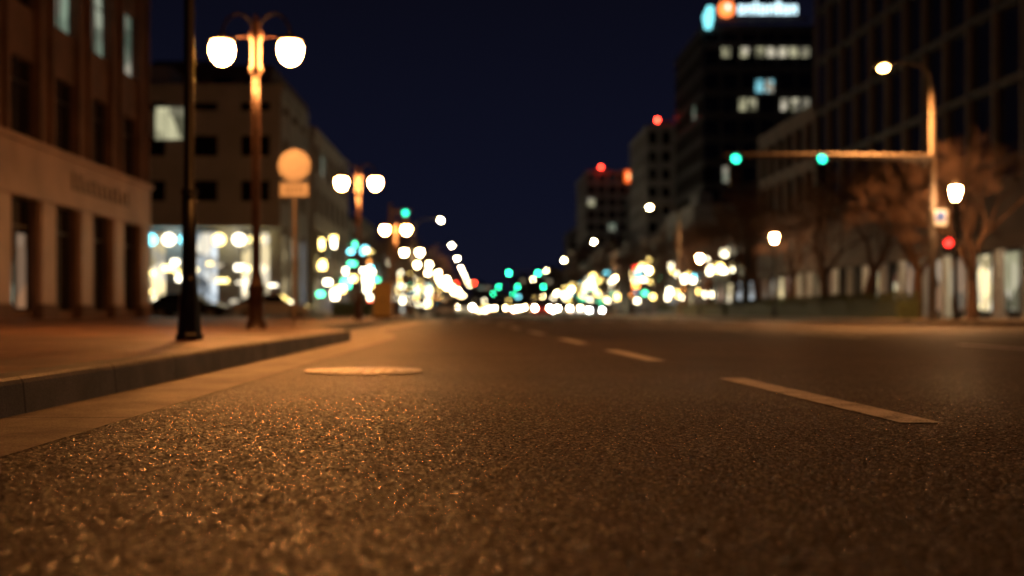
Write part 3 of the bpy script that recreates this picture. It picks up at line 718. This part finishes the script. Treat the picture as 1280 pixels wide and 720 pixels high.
# ---------------------------------------------------------------- vegetation
def tree_mesh(seed, H=7.5):
    R = random.Random(seed); mb = MB()
    def grow(p, d, ln, r_, dep):
        pts = [p]; rads = [r_]; q = p; dd = d.copy(); ns = 4 if dep < 3 else 2
        for i in range(ns):
            dd = (dd+Vector((R.uniform(-.16, .16), R.uniform(-.16, .16), R.uniform(-.03, .10)))).normalized()
            q = q+dd*ln/ns; pts.append(q); rads.append(r_*(1-.35*(i+1)/ns))
        mb.tube(pts, rads, 'bark', 8 if dep < 2 else (5 if dep < 4 else 3), False)
        if dep >= 7: return
        nc = (3 if dep in (0, 5, 6) else 2)+(R.random() < .5)
        for k in range(nc):
            ang = R.uniform(.32, .75); az = 2*math.pi*(k/nc)+R.uniform(-.6, .6)
            a_ = dd.orthogonal().normalized(); b_ = dd.cross(a_)
            nd = (dd*math.cos(ang)+(a_*math.cos(az)+b_*math.sin(az))*math.sin(ang)).normalized()
            nd.z += .06; nd.normalize()
            st = pts[-1] if k < 2 else pts[-2]
            grow(st, nd, ln*R.uniform(.68, .84), max(rads[-1]*R.uniform(.68, .88), .013), dep+1)
    grow(Vector((0, 0, 0)), Vector((R.uniform(-.06, .06), R.uniform(-.06, .06), 1)).normalized(), H*.25, .24, 0)
    return mb.mesh('bare_tree')
TM = [tree_mesh(s_) for s_ in (1, 2, 3)]
for i, (x_, y_, sc) in enumerate([(18.6, 43, 1.05), (18.6, 48.5, 1.1), (18.2, 54, 1.1), (18.2, 60, 1.15), (18.3, 66.5, 1.1), (18.2, 74, 1.2), (18.3, 82, 1.15), (18.2, 91, 1.15), (18.2, 101, 1.2), (18.3, 116, 1.2), (18.2, 135, 1.2), (18.2, 160, 1.2), (18, 215, 1.3), (18, 280, 1.3)]):
    link('bare_tree', TM[i % 3], None, (x_, y_, KERB_Z), i*1.3, sc)
for i, (x_, y_, sc) in enumerate([(-6.8, 84, 1.0), (-7, 96, 1.0), (-7, 112, 1.1), (-7, 135, 1.1), (-7, 160, 1.1), (-7, 200, 1.2), (-7, 250, 1.2)]):
    link('bare_tree', TM[(i+1) % 3], None, (x_, y_, KERB_Z), i*2.1, sc)
def hedge(name, x0, x1, y0, y1, h, n, seed):
    R = random.Random(seed); mb = MB(); vs = []; fs = []
    for i in range(n):
        x = R.uniform(x0, x1); y = R.uniform(y0, y1); z = KERB_Z+h*(1-R.random()**2.2)*(.86+.14*math.sin(y*1.7+x))
        s_ = R.uniform(.03, .07)
        a_ = Vector((R.uniform(-1, 1), R.uniform(-1, 1), R.uniform(-1, 1))).normalized(); b_ = a_.orthogonal().normalized(); c_ = Vector((x, y, z)); k = len(vs)
        vs += [c_-a_*s_, c_+b_*s_*.6, c_+a_*s_, c_-b_*s_*.6]; fs.append((k, k+1, k+2, k+3))
    mb.add(vs, fs, 'leaf'); mb.box(x0+.1, x1-.1, y0+.1, y1-.1, KERB_Z, KERB_Z+h*.7, 'leaf'); return mb.obj(name)
hedge('hedge', 16.8, 17.9, 46, 78, 1.1, 16000, 1)
hedge('hedge', 17.0, 18.0, 80, 110, 1.0, 8000, 2)
hedge('hedge', -10.5, -7.6, 80, 84, 1.0, 5000, 3)
